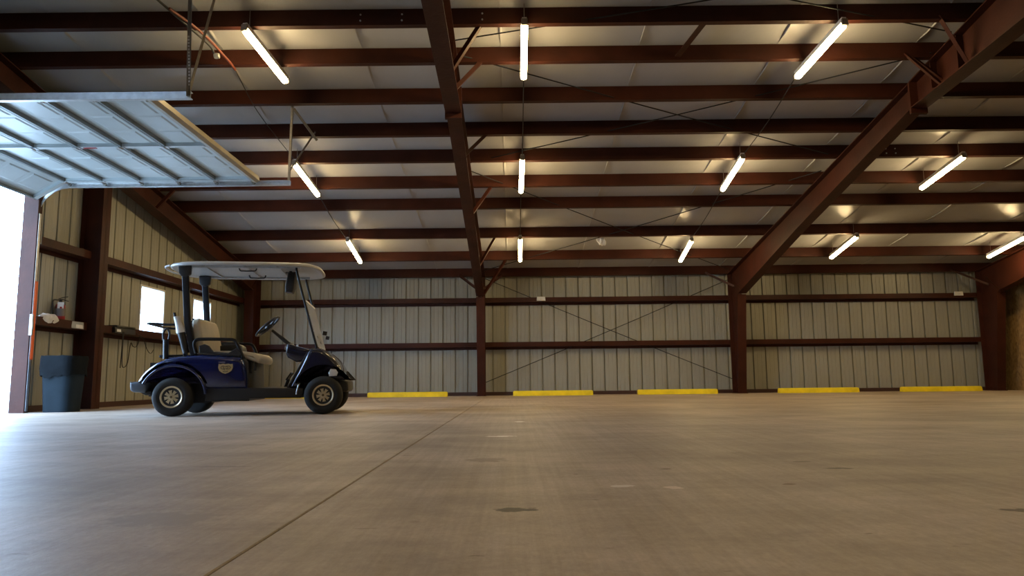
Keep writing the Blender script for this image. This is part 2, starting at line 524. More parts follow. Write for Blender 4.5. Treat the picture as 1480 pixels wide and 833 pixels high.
# ------------------------------------------------------------------ ceiling: roof sheet, insulation blankets, purlins
ce = link('ceiling', MB().add([(x_, y_, zu(y_) + .245 + dz) for dz in (0, .03) for y_ in (YF - .1, RIDGE, YB + .15) for x_ in (XL - .15, XR + .15)],
                              [(0, 1, 3, 2), (2, 3, 5, 4), (6, 8, 9, 7), (8, 10, 11, 9), (0, 2, 8, 6), (2, 4, 10, 8), (1, 7, 9, 3), (3, 9, 11, 5), (0, 6, 7, 1), (4, 5, 11, 10)]).mesh('ceiling', M['roof']))
struct(ce, 'roof lined with white vinyl faced insulation over dark red purlins', 'ceiling')
PUR = [3.0, 4.0, 5.0, 6.0, 6.97, 7.928, 8.678, 9.607, 10.546, 11.419, 12.411, 13.392, 14.955, 16.425]
lines = sorted([RIDGE] + PUR + [17.7, YB])


def blanket(x0, x1, seed):
    rnd = random.Random(seed)
    ys = []
    for a, b in zip(lines, lines[1:]):
        for k in range(4): ys.append((a + (b - a) * k / 4, math.sin(pi * k / 4)))
    ys.append((YB, 0))
    n = 10; g = []
    for (yy, sg) in ys:
        row = []
        for i in range(n + 1):
            t = i / n; x_ = x0 + (x1 - x0) * t
            z = zu(yy) + DEPTH + .012 - .028 * sg * (.6 + .4 * math.sin(pi * t)) + rnd.uniform(-.003, .003) * sg
            row.append((x_, yy, z))
        # folded tab seam hanging at the x0 side
        z0 = zu(yy) + DEPTH + .010 - .020 * sg
        row = [(x0 + .030, yy, z0 - .002), (x0 + .018, yy, z0 - .022 * sg - .002), (x0 + .006, yy, z0 - .024 * sg - .002), (x0 + .002, yy, z0)] [::-1] + row[1:]
        g.append(row)
    m_ = len(g[0]); vs_ = [p for r_ in g for p in r_]; fs = []
    for j in range(len(g) - 1):
        for i in range(m_ - 1): fs.append((j * m_ + i, j * m_ + i + 1, (j + 1) * m_ + i + 1, (j + 1) * m_ + i))
    return MB().add(vs_, fs)


bx_ = -.12 - 1.75 * 4
i = 0
while bx_ < XR:
    blanket(max(bx_, XL - .05), min(bx_ + 1.75, XR + .05), i).obj('insulation_blanket', M['insul'], ce, 40); bx_ += 1.75; i += 1
MB().add([(XL, YF, zu(YF) + .22), (XR, YF, zu(YF) + .22), (XR, RIDGE, zu(RIDGE) + .22), (XL, RIDGE, zu(RIDGE) + .22)], [(0, 1, 2, 3)]).obj('insulation_blanket', M['insul'], ce)


def purlin(yc, parent, name='purlin', d=DEPTH - .004):
    zb = zu(yc) + .003; t = .006; f = .065
    sl = lambda dy: -S * dy
    poly = [(yc, zb), (yc + f, zb + sl(f)), (yc + f, zb + sl(f) + .02), (yc + f - t, zb + sl(f) + .02), (yc + f - t, zb + sl(f) + t), (yc + t, zb + t),
            (yc + t + S * d, zb + d - t), (yc + S * d + f, zb + d - t + sl(f)), (yc + S * d + f, zb + d + sl(f)), (yc + S * d, zb + d)]
    return MB().prism(poly, XL + .01, XR - .01)


for yc in PUR:
    purlin(yc, ce).obj('purlin', M['steel'], ce)
purlin(17.7, ce).box(XL, XR, 17.77, 17.776, 2.9, 3.1).obj('eave_strut', M['steel'], ce)
# bolt pairs on the nearest purlin webs
bl = MB()
for (x_, yc) in ((-1.72, 7.928), (-1.24, 7.928), (-.31, 7.928), 
                 (6.1, 11.419), (6.25, 11.419)):
    for dz in (.06, .14):
        bl.lathe([(.0, -.012), (.011, -.010), (.011, 0)], (x_, yc + S * dz + .001, zu(yc) + dz), 'y', 6)
bo = bl.obj('bolt_heads', M['galv'], ce); bo['kind'] = 'stuff'


# ------------------------------------------------------------------ rigid frames
def isection(out, inn, X, wd=.2, t=.014, tw=.009):
    """tapered I member between outer and inner (y,z) polylines"""
    mb = MB(); n = len(out)
    for line, other in ((out, inn), (inn, out)):
        for i in range(n - 1):
            p, q = Vector(line[i]), Vector(line[i + 1]); o_ = Vector(other[i])
            d = (q - p).normalized(); nn = Vector((-d.y, d.x))
            if nn.dot(o_ - p) < 0: nn = -nn
            mb.prism([tuple(p), tuple(q), tuple(q + nn * t), tuple(p + nn * t)], X - wd / 2, X + wd / 2)
    for i in range(n - 1):
        mb.prism([out[i], out[i + 1], inn[i + 1], inn[i]], X - tw / 2, X + tw / 2)
    return mb


def brace(p, q, wd=.05, t=.006):
    p, q = Vector(p), Vector(q); d = (q - p); L_ = d.length; mb = MB()
    mb.prism([(0, 0), (wd, 0), (wd, t), (t, t), (t, wd), (0, wd)], 0, L_, 'z')
    return mb.xf(Matrix.Translation(p) @ d.to_track_quat('Z', 'Y').to_matrix().to_4x4())


def frame(X, label, wd=.2, fb=(), mirror_fb=()):
    f = thing('steel_frame', label, 'steel frame', (X, 17.4, 0))
    off = Matrix.Translation((-X, -17.4, 0))
    colo = [(17.72, 0.0), (17.72, 2.35), (17.72, 2.80)]; coli = [(17.28, 0.0), (16.96, 2.33), (16.96, 2.33)]
    c_ = isection([(17.72, .012), (17.72, 2.90)], [(17.28, .012), (16.96, 2.31)], X, wd)
    c_.prism([(17.70, 2.90), (16.97, 2.32), (17.0, 2.30), (17.72, 2.6)], X - .005, X + .005)
    c_.box(X - wd / 2 - .02, X + wd / 2 + .02, 17.25, 17.74, 0, .014)
    c_.xf(off).obj('column', M['steel'], f)
    top = lambda y_: (y_, zu(y_) - .002)
    r_ = isection([top(17.70), top(13.19), top(9.25)], [(16.94, 2.33), (13.19, 3.12), (9.25, 3.87)], X, wd)
    r_.prism([top(17.7), (16.96, 2.335), (16.94, 2.335), top(16.9)], X - wd / 2, X + wd / 2) if False else None
    r_.xf(off).obj('rafter', M['steel'], f)
    r2 = isection([top(9.22), top(6.8), top(RIDGE)], [(9.22, 3.87), (6.8, 4.02), (RIDGE, 4.35)], X, wd + .02)
    r2.xf(off).obj('ridge_rafter', M['steel'], f)
    # end plates of the bolted joints, haunch stiffener
    MB().prism([(9.215, zu(9.2) - .01), (9.255, zu(9.25) - .01), (9.255, 3.79), (9.215, 3.80)], X - .11, X + .11).xf(off).obj('splice_plate', M['steel'], f)
    for yy in (8.2, 8.75):
        for sx in (-1, 1):
            MB().prism([(yy, zu(yy) - .02), (yy + .012, zu(yy) - .02), (yy + .012, 3.96), (yy, 3.96)], X + sx * .01, X + sx * wd * .46).xf(off).obj('stiffener', M['steel'], f)
    for (p, q) in fb: brace(p, q).xf(off).obj('flange_brace', M['steel'], f)
    return f


def fbs(X, side):
    o = []
    for yb, yp in ((8.08, 7.96), (8.62, 8.70), (10.45, 10.58), (12.50, 12.44), (15.05, 14.98)):
        zb = {8.08: 3.96, 8.62: 3.93, 10.45: 3.66, 12.5: 3.27, 15.05: 2.75}[yb]
        for s in side: o.append(((X + s * .08, yb, zb), (X + s * .45, yp, zu(yp) + .05)))
    for s in side: o.append(((X + s * .08, 16.97, 2.36), (X + s * .62, 16.50, zu(16.5) + .03)))
    return o


frame(-.75, 'dark red steel frame with straight post directly right of the golf cart', .19,
      fbs(-.75, (1,)) + [((-.83, 17.25, 2.52), (-1.30, 17.72, 2.93)), ((-.67, 17.25, 2.52), (-.20, 17.72, 2.93))])
frame(5.4, 'massive dark red tapered steel frame sweeping up to the top right corner', .2,
      fbs(5.4, (-1,))[:2] + [((5.48, 8.7, 3.95), (5.05, 8.72, 4.33))] + [((5.32, 17.3, 2.52), (4.75, 17.72, 2.93))])
frame(11.5, 'dark red tapered steel frame in front of the brown strand board wall', .2, [((11.42, 17.3, 2.5), (10.8, 17.72, 2.93))])
# end frame against the side wall
X = -6.28
ef = thing('steel_frame', 'dark red steel corner frame along the side wall behind the cart', 'steel frame', (X, 17.4, 0))
off = Matrix.Translation((-X, -17.4, 0))
isection([(17.72, .012), (17.72, 2.88)], [(17.30, .012), (17.22, 2.56)], X, .22).box(X - .13, X + .13, 17.27, 17.74, 0, .014).xf(off).obj('column', M['steel'], ef)
isection([(17.70, zu(17.7) - .002), (11.3, zu(11.3) - .002), (RIDGE, zu(RIDGE) - .002)], [(17.22, 2.56), (11.3, 3.57), (RIDGE, 5.03)], X, .22).xf(off).obj('rafter', M['steel'], ef)
for yy in (12.42, 16.43):
    brace((X + .09, yy, zu(yy) - .33), (X + .42, yy, zu(yy) + .05)).xf(off).obj('flange_brace', M['steel'], ef)

# loose bridging angle between two purlins
tag(brace((2.31, 7.96, zu(7.95) + .02), (2.14, 8.66, zu(8.67) + .03), .075, .008).obj('purlin_brace', M['steel'], ce), 'short dark red angle between the two nearest purlins at the picture top')


# ------------------------------------------------------------------ bracing rods
def rod(name, p, q, label, parent, r=.0085):
    p, q = Vector(p), Vector(q); mid = (p + q) / 2 - Vector((0, 0, .02))
    o = MB().tube(bez([p, mid, q], 6), r, 6).obj(name, M['blackm'], parent, 60)
    o['label'] = label; return o


def rr_(x_, y_, dz=.06): return (x_, y_, zu(y_) + dz)


rod('brace_rod', (-.66, 17.85, 2.87), (5.4, 17.85, .32), 'thin rod on back wall falling from upper left to lower right', wb)
rod('brace_rod', (-.66, 17.85, .32), (5.4, 17.85, 2.80), 'thin rod on back wall rising from lower left to upper right', wb)
rod('brace_rod', rr_(-.66, 8.32), rr_(5.3, 6.85), 'thin rod under roof from top of near post frame toward picture top edge', ce)
rod('brace_rod', rr_(-.66, 8.60), rr_(5.3, 11.5), 'thin roof rod running down rightward from the near splice, behind the top middle lamp', ce)
rod('brace_rod', rr_(-.66, 11.6), rr_(5.3, 8.68), 'thin roof rod rising rightward across the middle purlins to the big frame', ce)
rod('brace_rod', rr_(-.66, 11.93), rr_(5.3, 17.55), 'thin roof rod falling rightward behind the middle row lamp to the big post', ce)
rod('brace_rod', rr_(-.66, 17.4), rr_(5.3, 12.05), 'thin roof rod with the white plastic bag caught on it', ce)
rod('brace_rod', rr_(.2, 6.75), rr_(5.3, 8.26), 'thin rod at the top right corner ending on the big frame splice', ce)

# plastic bag caught on the rod
b = MB(); rnd = random.Random(3)
for k in range(5):
    b.ball((1.93 + rnd.uniform(-.06, .08), 15.22, 3.29 + rnd.uniform(-.05, .05)), .07, .05, .075, 8, .25)
tag(b.obj('plastic_bag', M['white']), 'crumpled white plastic bag caught on a roof rod', 'bag')


# ------------------------------------------------------------------ lamps
def tube_light(p, q, label, cord_to=None, group='fluorescent tube lights under the roof'):
    p, q = Vector(p), Vector(q); c = (p + q) / 2; d = (q - p); L_ = d.length; dn = d.normalized()
    f = thing('tube_light', label, 'light', c, 0, group)
    side = dn.cross(Vector((0, 0, 1))).normalized(); upv = side.cross(dn).normalized()
    R_ = Matrix((side, dn, upv)).transposed().to_4x4(); h = L_ / 2
    MB().prism([(-.036, .02), (-.026, .085), (.026, .085), (.036, .02)], -h, h, 'y').xf(R_).obj('housing', M['white'], f)
    n = 10
    rad = [.026, .037] + [.040] * 2 + [.037, .026]
    tube = MB().tube([(0, -h + .015, 0), (0, -h + .03, 0), (0, -h + .05, 0), (0, h - .05, 0), (0, h - .03, 0), (0, h - .015, 0)], rad, 12)
    tube.xf(R_).obj('tube', M['tube'], f, 50)
    for s in (-1, 1):
        MB().box(-.036, .036, s * h - .012, s * h + .012, -.02, .06).xf(R_).obj('lamp_holder', M['galvdark'], f)
    for s in (-.8, .8):
        a_ = c + dn * (h * s) + upv * .07
        MB().tube([a_ - c, Vector((a_.x, a_.y, zu(a_.y) + .20)) - c], .004, 5).obj('hanger_wire', M['galvdark'], f)
    if cord_to:
        e = Vector(cord_to); m_ = (q + e) / 2 - Vector((0, 0, .03))
        MB().tube(bez([q - c + Vector((0, 0, .03)), m_ - c, e - c], 6), .007, 5).obj('power_cord', M['black'], f, 60)
    return f


LT = [((-3.008, 7.80, 4.345), (-2.85, 8.85, 4.16), 'left light of the nearest row, beside the hanging red hose', None),
      ((.172, 7.74, 4.345), (.177, 8.83, 4.165), 'middle light of the nearest row, at the picture top', (.186, 11.05, 3.87)),
      ((3.81, 7.80, 4.335), (3.67, 8.88, 4.16), 'right light of the nearest row, at the picture top', (3.68, 11.05, 3.87)),
      ((-3.44, 11.19, 3.808), (-3.382, 12.437, 3.612), 'light of the middle row beside the door track hanger', (-3.4, 14.65, 3.30)),
      ((.186, 11.107, 3.821), (.175, 12.383, 3.621), 'light of the middle row just right of the near post frame', (.18, 14.65, 3.30)),
      ((3.677, 11.142, 3.816), (3.695, 12.387, 3.62), 'light of the middle row just left of the big frame', (3.77, 14.9, 3.28)),
      ((7.201, 11.177, 3.81), (7.185, 12.419, 3.615), 'light of the middle row right of the big frame', None),
      ((-3.382, 14.74, 3.254), (-3.403, 16.15, 3.03), 'farthest row light above the golf cart canopy', None),
      ((.182, 14.74, 3.256), (.192, 16.15, 3.03), 'farthest row light beside the near post frame', None),
      ((3.771, 14.95, 3.219), (3.83, 16.30, 3.005), 'farthest row light above the wall brace rods', None),
      ((7.162, 14.801, 3.241), (7.20, 16.179, 3.025), 'farthest row light just right of the big post', None),
      ((10.748, 14.952, 3.217), (10.79, 16.251, 3.014), 'farthest row light in front of the strand board wall', None)]
for a, b_, lab, cd_ in LT: tube_light(a, b_, 'glowing tube ' + lab, cd_)
# unseen row of tube lights added overhead to brighten the near floor
for xx, nm in ((-3.2, 'left'), (.18, 'middle'), (3.7, 'right')):
    zz = zu(.2) - .12
    tube_light((xx, -.4, zz - .02), (xx, .8, zz + .02), 'added glowing tube light, the %s one of the row overhead, nearer than the picture top edge' % nm, None)

# cord and hose in the upper left
h = thing('air_hose', 'red hose with silver fitting hanging under the roof near the door track', 'hose', (-3.5, 8.05, 4.3))
o_ = Vector((-3.5, 8.05, 4.3))
MB().tube(bez([Vector(p) - o_ for p in ((-3.72, 7.50, 4.44), (-3.56, 7.95, 4.39), (-3.46, 8.45, 4.30), (-3.44, 8.68, 4.26))], 8), .016, 8).obj('hose', M['redhose'], h, 60)
MB().tube(bez([Vector(p) - o_ for p in ((-3.80, 7.35, 4.48), (-3.66, 7.80, 4.40), (-3.54, 8.12, 4.32), (-3.535, 8.27, 4.28))], 8), .014, 8).obj('black_hose', M['black'], h, 60)
MB().lathe([(.0, 0), (.032, .004), (.036, .03), (.03, .06), (.0, .065)], Vector((-3.535, 8.27, 4.25)) - o_, 'x', 12).obj('hose_fitting', M['galv'], h, 60)
rodc = MB().tube(bez([(-3.44, 8.68, 4.26), (-3.50, 9.69, 4.09), (-3.44, 10.95, 3.90), (-3.44, 11.17, 3.87)], 8), .006, 5).obj('lamp_cord', M['black'], None, 60)
tag(rodc, 'thin dark cord running from the red hose down to the middle row light', 'cord')

# ------------------------------------------------------------------ overhead door, open
dr = struct(link('door_1', None), 'white sectional overhead door rolled up open under its tracks', 'door')
ZD = 3.13
secx = [-3.50, -4.008, -4.516, -5.024, -5.532, -6.04]


def section(xa, za, xb, zb, n_first=False):
    """door section between two joints (xa front edge, xb rear edge), inner face down"""
    Y0, Y1 = DX0 + .03, DX1 - .03
    L_ = math.hypot(xb - xa, zb - za); dx_, dz_ = (xb - xa) / L_, (zb - za) / L_
    mtx = Matrix(((dx_, 0, dz_, xa), (0, 1, 0, 0), (dz_, 0, -dx_, za), (0, 0, 0, 1)))
    s_ = MB().box(.003, L_ - .003, Y0, Y1, .0, .012)
    # raised short panels pressed into the sheet
    for j in range(6):
        ya = Y0 + .10 + (Y1 - Y0 - .2) * j / 6 + .03; yb = ya + (Y1 - Y0 - .2) / 6 - .06
        s_.rings([[(L_ * .24, ya, 0), (L_ * .76, ya, 0), (L_ * .76, yb, 0), (L_ * .24, yb, 0)], [(L_ * .28, ya + .02, -.008), (L_ * .72, ya + .02, -.008), (L_ * .72, yb - .02, -.008), (L_ * .28, yb - .02, -.008)]])
    so = s_.xf(mtx).obj('door_section', M['door'], dr)
    MB().prism([(.004, 0), (.004, -.045), (.022, -.045), (.022, -.004), (.03, 0)], Y0, Y1, 'y').xf(mtx).obj('rail', M['doorrail'], so)
    MB().prism([(L_ - .004, 0), (L_ - .004, -.045), (L_ - .022, -.045), (L_ - .022, -.004), (L_ - .03, 0)], Y0, Y1, 'y').xf(mtx).obj('rail', M['doorrail'], so)
    for yc, wd in ((Y0 + .04, .08), ((Y0 + Y1) / 2, .07), (Y1 - .04, .08)):
        MB().box(.022, L_ - .022, yc - wd / 2, yc + wd / 2, -.044, -.036).box(.022, L_ - .022, yc - wd / 2, yc - wd / 2 + .004, -.04, 0).box(.022, L_ - .022, yc + wd / 2 - .004, yc + wd / 2, -.04, 0).xf(mtx).obj('stile', M['door'], so)
        MB().box(-.045, .045, yc - .03, yc + .03, -.052, -.045).tube([(0, yc - .035, -.055), (0, yc + .035, -.055)], .008, 8).xf(mtx).obj('hinge', M['galv'], so)
    for yc, s in ((Y0 - .01, -1), (Y1 + .01, 1)):
        MB().tube([(.01, yc - s * .07, -.058), (.01, yc + s * .03, -.058)], .006, 6).lathe([(.0, -.012), (.024, -.012), (.024, .012), (.0, .012)], (.01, yc + s * .03, -.058), 'y', 12).xf(mtx).obj('roller', M['galvdark'], so)
    return so


for xa, xb in zip(secx, secx[1:]): section(xa, ZD, xb, ZD)
section(-6.04, ZD, -6.46, ZD - .24)
MB().prism([(-3.50, ZD - .0), (-3.50, ZD - .06), (-3.46, ZD - .065), (-3.42, ZD - .04), (-3.43, ZD + .02)], DX0 + .02, DX1 - .02, 'y').obj('door_strut', M['doorstrut'], dr)
MB().box(-4.95, -4.80, (DX0 + DX1) / 2 - .012, (DX0 + DX1) / 2 + .015, ZD - .050, ZD - .045).obj('warning_sticker', M['red'], dr)
for yt, s in ((DX0 - .035, -1), (DX1 + .035, 1)):
    def trk(a, b):   # C track section lying on its side
        t = .0035
        return [(a, b + .035), (a, b - .035), (a - s * .045, b - .035), (a - s * .045, b - .028), (a - s * t, b - .028), (a - s * t, b + .028), (a - s * .045, b + .028), (a - s * .045, b + .035)]
    MB().prism(trk(yt + s * .03, ZD - .058), -6.05, -3.02).obj('horizontal_track', M['galv'], dr)
    # curved part and vertical track
    pts = [(-6.05, ZD - .058)] + [(-6.05 - .40 * math.sin(a), ZD - .058 - .40 * (1 - math.cos(a))) for a in [pi / 2 * k / 6 for k in range(1, 7)]]
    mbt = MB()
    for p, q in zip(pts, pts[1:]):
        mbt.prism([(p[0], p[1] + .033), (q[0], q[1] + .033), (q[0], q[1] - .033), (p[0], p[1] - .033)], yt + s * .02, yt + s * .03, 'y')
    mbt.obj('curved_track', M['galv'], dr)
    vt = MB().box(-6.475, -6.41, min(yt + s * .03, yt + s * .026), max(yt + s * .03, yt + s * .026), .02, ZD - .45)
    vt.box(-6.475, -6.472, min(yt - s * .02, yt + s * .03), max(yt - s * .02, yt + s * .03), .02, ZD - .45).box(-6.413, -6.41, min(yt - s * .02, yt + s * .03), max(yt - s * .02, yt + s * .03), .02, ZD - .45)
    v = vt.obj('vertical_track', M['galv'], dr)
    if s > 0:
        MB().box(-6.406, -6.40, yt - .005, yt + .045, .70, 1.75).obj('orange_strip', M['orange'], v)
        MB().box(-6.42, -6.38, yt - .05, yt - .02, 1.02, 1.30).box(-6.40, -6.37, yt - .06, yt - .03, 1.10, 1.2).obj('latch', M['galvdark'], v)
# hangers
for (p, q) in (((-3.03, DX0 - .07, ZD - .08), (-3.13, 6.7, zu(6.7) + .1)), ((-3.03, DX0 - .07, ZD - .08), (-2.90, 6.95, zu(6.95) + .02)),
               ((-3.04, DX1 + .07, ZD - .08), (-3.02, DX1 + .07, zu(9.7) + .05)), ((-3.02, DX1 + .07, zu(9.7) - .02), (-2.72, DX1 + .2, 3.72)), ((-3.03, DX1 + .07, ZD + .12), (-2.93, 10.55, zu(10.5) + .05))):
    brace(p, q, .03, .004).obj('track_hanger', M['galvdark'], dr)
ps = MB()
for k in range(16):
    z = ZD + .03 + k * .032; t_ = (z - ZD + .08) / (zu(6.7) + .1 - ZD + .08)
    x_ = -3.03 - .10 * t_
    ps.box(x_ - .004, x_ + .010, DX0 - .079, DX0 - .074, z, z + .016)
psn = ps.obj('hanger_slots', M['white'], dr); psn['kind'] = 'stuff'


# ------------------------------------------------------------------ small boxes on the girt
def jbox(x_, z_, label):
    t = thing('junction_box', label, 'box', (x_, YB - .215, z_))
    MB().slab([(-.11, 0), (.11, 0), (.10, .10), (-.10, .10)], -.03, .006, .008, 2).obj('cover', M['white'], t)
    MB().box(-.03, .03, -.036, -.03, .03, .05).obj('lens', M['lens'], t)


jbox(.71, 2.29, 'small white box on the upper girt left of the wall brace crossing')
jbox(10.96, 2.31, 'small white box on the upper girt beside the rightmost post')

# ------------------------------------------------------------------ wheel stops
ST = [(-5.35, 'yellow wheel stop mostly hidden behind the golf cart'), (-2.46, 'yellow wheel stop between the golf cart and the near post'), (.93, 'yellow wheel stop directly right of the near post'),
      (3.83, 'yellow wheel stop just left of the big tapered post'), (7.12, 'yellow wheel stop just right of the big tapered post'), (9.98, 'yellow wheel stop farthest right, beside the board wall')]
prof = [(-.075, 0), (.075, 0), (.06, .075), (.045, .115), (-.045, .115), (-.06, .075)]
mb = MB(); L_ = .93
rings = [[(xx, p[0] * k, p[1] * (k2)) for p in prof] for xx, k, k2 in ((-L_, .90, .88), (-L_ + .03, 1, 1), (-.4, 1, 1), (.4, 1, 1), (L_ - .03, 1, 1), (L_, .90, .88))]
mb.rings(rings)
stm = mb.mesh('wheel_stop', M['yellow'])
for i, (x_, lab) in enumerate(ST):
    o = link('wheel_stop', stm, None, (x_, 17.12, .0)); tag(o, lab, 'wheel stop', 'yellow wheel stops along the back wall')

# ------------------------------------------------------------------ things along the side wall
t = thing('trash_can', 'blue grey bin with black liner beside the open door', 'bin', (-6.13, 9.98, 0))


def sq(r_, z, n=28, e=4.):
    out = []
    for k in range(n):
        a = 2 * pi * k / n; c_, s_ = math.cos(a), math.sin(a)
        q = (abs(c_) ** e + abs(s_) ** e) ** (-1 / e); out.append((r_ * c_ * q, r_ * s_ * q, z))
    return out


MB().rings([sq(.185, 0), sq(.222, .66), sq(.230, .68), sq(.230, .72), sq(.21, .72), sq(.17, .05)]).obj('bin_body', M['bin'], t, 40)
rnd = random.Random(5)
lr = []
for r_, z, j in ((.236, .48, .012), (.238, .58, .010), (.243, .72, .004), (.236, .755, .006), (.21, .75, .008), (.195, .55, .01)):
    lr.append([(p[0] * (1 + rnd.uniform(-j, j) / .26), p[1] * (1 + rnd.uniform(-j, j) / .26), z + (rnd.uniform(-.03, .03) if z < .55 else rnd.uniform(-.006, .006))) for p in sq(r_, z)])
MB().rings(lr, caps=False).obj('bin_liner', M['liner'], t, 50)

GZ = 1.185   # shelf level: top of the lower girt web
t = thing('fire_extinguisher', 'dark red fire extinguisher with black hose standing on the wall girt', 'extinguisher', (-6.53, 10.44, GZ))
MB().lathe([(.0, 0), (.062, 0), (.068, .012), (.068, .29), (.058, .325), (.028, .350), (.022, .365), (.0, .365)], (0, 0, 0)).obj('cylinder', M['red'], t, 40)
MB().lathe([(.0, .362), (.020, .362), (.022, .40), (.014, .41), (.0, .41)], (0, 0, 0), seg=12).obj('valve', M['black'], t, 40)
MB().prism([(-.03, .395), (.02, .41), (.10, .385), (.10, .378), (.02, .400), (-.03, .385)], -.012, .012, 'y').xf(Matrix.Rotation(.6, 4, 'Z')).obj('handle', M['black'], t)
MB().prism([(-.03, .415), (.02, .437), (.09, .452), (.09, .444), (.02, .428), (-.03, .405)], -.012, .012, 'y').xf(Matrix.Rotation(.6, 4, 'Z')).obj('squeeze_lever', M['black'], t)
MB().tube(bez([(-.01, -.02, .395), (-.04, -.10, .385), (-.03, -.125, .30), (-.01, -.13, .12), (-.01, -.125, .06)], 8), .010, 8).obj('hose', M['black'], t, 60)
MB().box(.060, .066, -.045, .035, .27, .36).xf(Matrix.Rotation(-.9, 4, 'Z')).obj('inspection_tag', M['paper'], t)
MB().lathe([(.0695, .16), (.0695, .27), (.0, .27), (.0, .16)], (0, 0, 0)).obj('label_band', mat('extinguisher_band', (.16, .13, .12), .5), t, 40)


def lump(name, loc, r, m, label, cat, n=4, seed=1, jit=.18):
    rnd_ = random.Random(seed); mb_ = MB()
    for k in range(n):
        rx, ry, rz = r[0] * rnd_.uniform(.5, .8), r[1] * rnd_.uniform(.5, .8), r[2] * rnd_.uniform(.6, .9)
        mb_.ball((rnd_.uniform(-.35, .35) * r[0], rnd_.uniform(-.5, .5) * r[1], rz), rx, ry, rz, 10, jit)
    o = mb_.obj(name, m, None, 60); o.location = loc; tag(o, label, cat); return o


lump('rag', (-6.475, 9.80, GZ), (.07, .07, .055), M['cloth'], 'small white rag on the girt nearest the door track', 'rag', 3, 2)
lump('plastic_bag', (-6.47, 10.07, GZ), (.075, .20, .10), M['cloth'], 'crumpled white bag on the girt in front of the extinguisher', 'bag', 5, 4)
tw = thing('towel_pack', 'clear wrapped pack of pale towels on girt beside the wall column', 'pack', (-6.50, 10.70, GZ))
MB().slab([(-.09, 0), (.09, 0), (.085, .10), (-.08, .12)], -.16, .16, .02, 3).obj('wrapping', mat('wrapping_film', (.35, .36, .36), .25), tw, 40)
MB().slab([(-.085, .005), (.095, .005), (.088, .06), (-.08, .06)], -.06, .13, .02, 3).obj('towels', M['cloth'], tw, 40)
lump('work_glove', (-6.48, 11.35, GZ), (.08, .10, .09), M['tan'], 'crumpled tan work gloves on girt right of the wall column', 'gloves', 5, 6)
t = thing('battery_charger', 'black charger with dangling cables on the side wall girt', 'charger', (-6.455, 11.95, GZ))
MB().slab([(-.10, 0), (.10, 0), (.09, .095), (-.09, .10)], -.33, .30, .015, 3).obj('case', M['black'], t, 40)
MB().box(.10, .106, -.30, -.18, .02, .06).obj('label_plate', M['paper'], t)
MB().slab([(-.10, .10), (.11, .10), (.10, .125), (-.10, .125)], -.30, .28, .01, 2).obj('lid', M['black'], t, 40)
MB().tube(bez([(.11, -.10, .03), (.115, -.12, -.20), (.11, -.10, -.50), (.11, -.02, -.545), (.11, .07, -.45), (.11, .13, -.15), (.11, .20, -.19), (.11, .30, -.20), (.11, .38, -.12), (.11, .42, .0)], 8), .007, 6).obj('cable', M['black'], t, 60)
MB().tube(bez([(.118, -.14, .03), (.12, -.15, -.25), (.115, -.16, -.56)], 8), .008, 6).obj('cable', M['black'], t, 60)
MB().tube(bez([(.115, .30, .02), (.118, .50, -.03), (.118, .66, -.22), (.118, .80, -.29), (.118, .90, -.22)], 8), .006, 6).obj('cable', M['black'], t, 60)
lump('folded_tarp', (-6.50, 12.82, GZ), (.07, .34, .05), M['fadedred'], 'faded red cloth lying on the girt below the near window', 'cloth', 5, 8)

# ------------------------------------------------------------------ golf cart (x forward, y to its far side, z up)
CART = thing('golf_cart', 'dark blue two seat golf cart with pale canopy parked by the side wall', 'golf cart', (-3.852, 8.05, 0), math.radians(9))


def arc(cx, cz, r, a0, a1, n=14):
    return [(cx + r * math.cos(math.radians(a0 + (a1 - a0) * k / n)), cz + r * math.sin(math.radians(a0 + (a1 - a0) * k / n))) for k in range(n + 1)]


W0, W1 = .045, 1.135
rear = [(-.285, .375), (-.272, .41), (-.245, .455), (-.205, .505), (-.155, .55), (-.09, .595), (0, .637), (.09, .658), (.18, .669), (.28, .676), (.38, .680),
        (.55, .672), (.70, .662), (.80, .650), (.835, .60), (.862, .50), (.875, .40), (.878, .30), (.45, .30)] + arc(.095, .215, .335, 15, 152)
MB().slab(rear, W0, W1, .055, 6).obj('rear_body', M['blue'], CART, 45)
lipp = [(x_, .055, z_) for x_, z_ in arc(.095, .215, .345, 5, 155, 20)]
for yy in (.055, 1.125): MB().tube([(p[0], yy, p[2]) for p in lipp], .018, 8).obj('fender_lip', M['blue'], CART, 60)
MB().box(-.22, .45, .26, .92, .22, .60).box(.44, .90, .10, 1.08, .16, .31).box(-.1, .45, .30, .88, .14, .24).obj('rear_chassis', M['black'], CART)
MB().slab([(-.375, .385), (-.365, .29), (-.33, .272), (-.215, .265), (-.19, .33), (-.215, .385)], .09, 1.09, .03, 4).obj('rear_bumper', M['grey'], CART, 45)
MB().slab([(-.30, .28), (-.22, .235), (-.16, .235), (-.16, .28)], .15, 1.03, .01, 2).obj('rear_skirt', M['black'], CART)
MB().slab([(.44, .312), (.43, .165), (.88, .158), (.905, .188), (1.46, .185), (1.50, .24), (1.49, .300), (.90, .308)], .07, 1.11, .02, 3).obj('floor_pan', M['black'], CART, 45)
MB().slab([(.50, .30), (.89, .30), (.875, .60), (.82, .655), (.50, .655)], .09, 1.09, .02, 3).obj('seat_base', M['black'], CART, 45)
cu = MB().slab([(.36, .665), (.80, .648), (.93, .600), (.975, .585), (.992, .62), (.985, .665), (.94, .700), (.80, .722), (.40, .728), (.34, .70)], .115, 1.065, .045, 5).obj('seat_cushion', M['beige'], CART, 50)
for x_, z_ in ((.885, .47), (.93, .50)):
    MB().slab([(x_, .60), (x_ + .03, .60), (x_ + .02, z_), (x_ - .005, z_)], .18, .22, .004, 2).obj('seat_bracket', M['black'], CART)
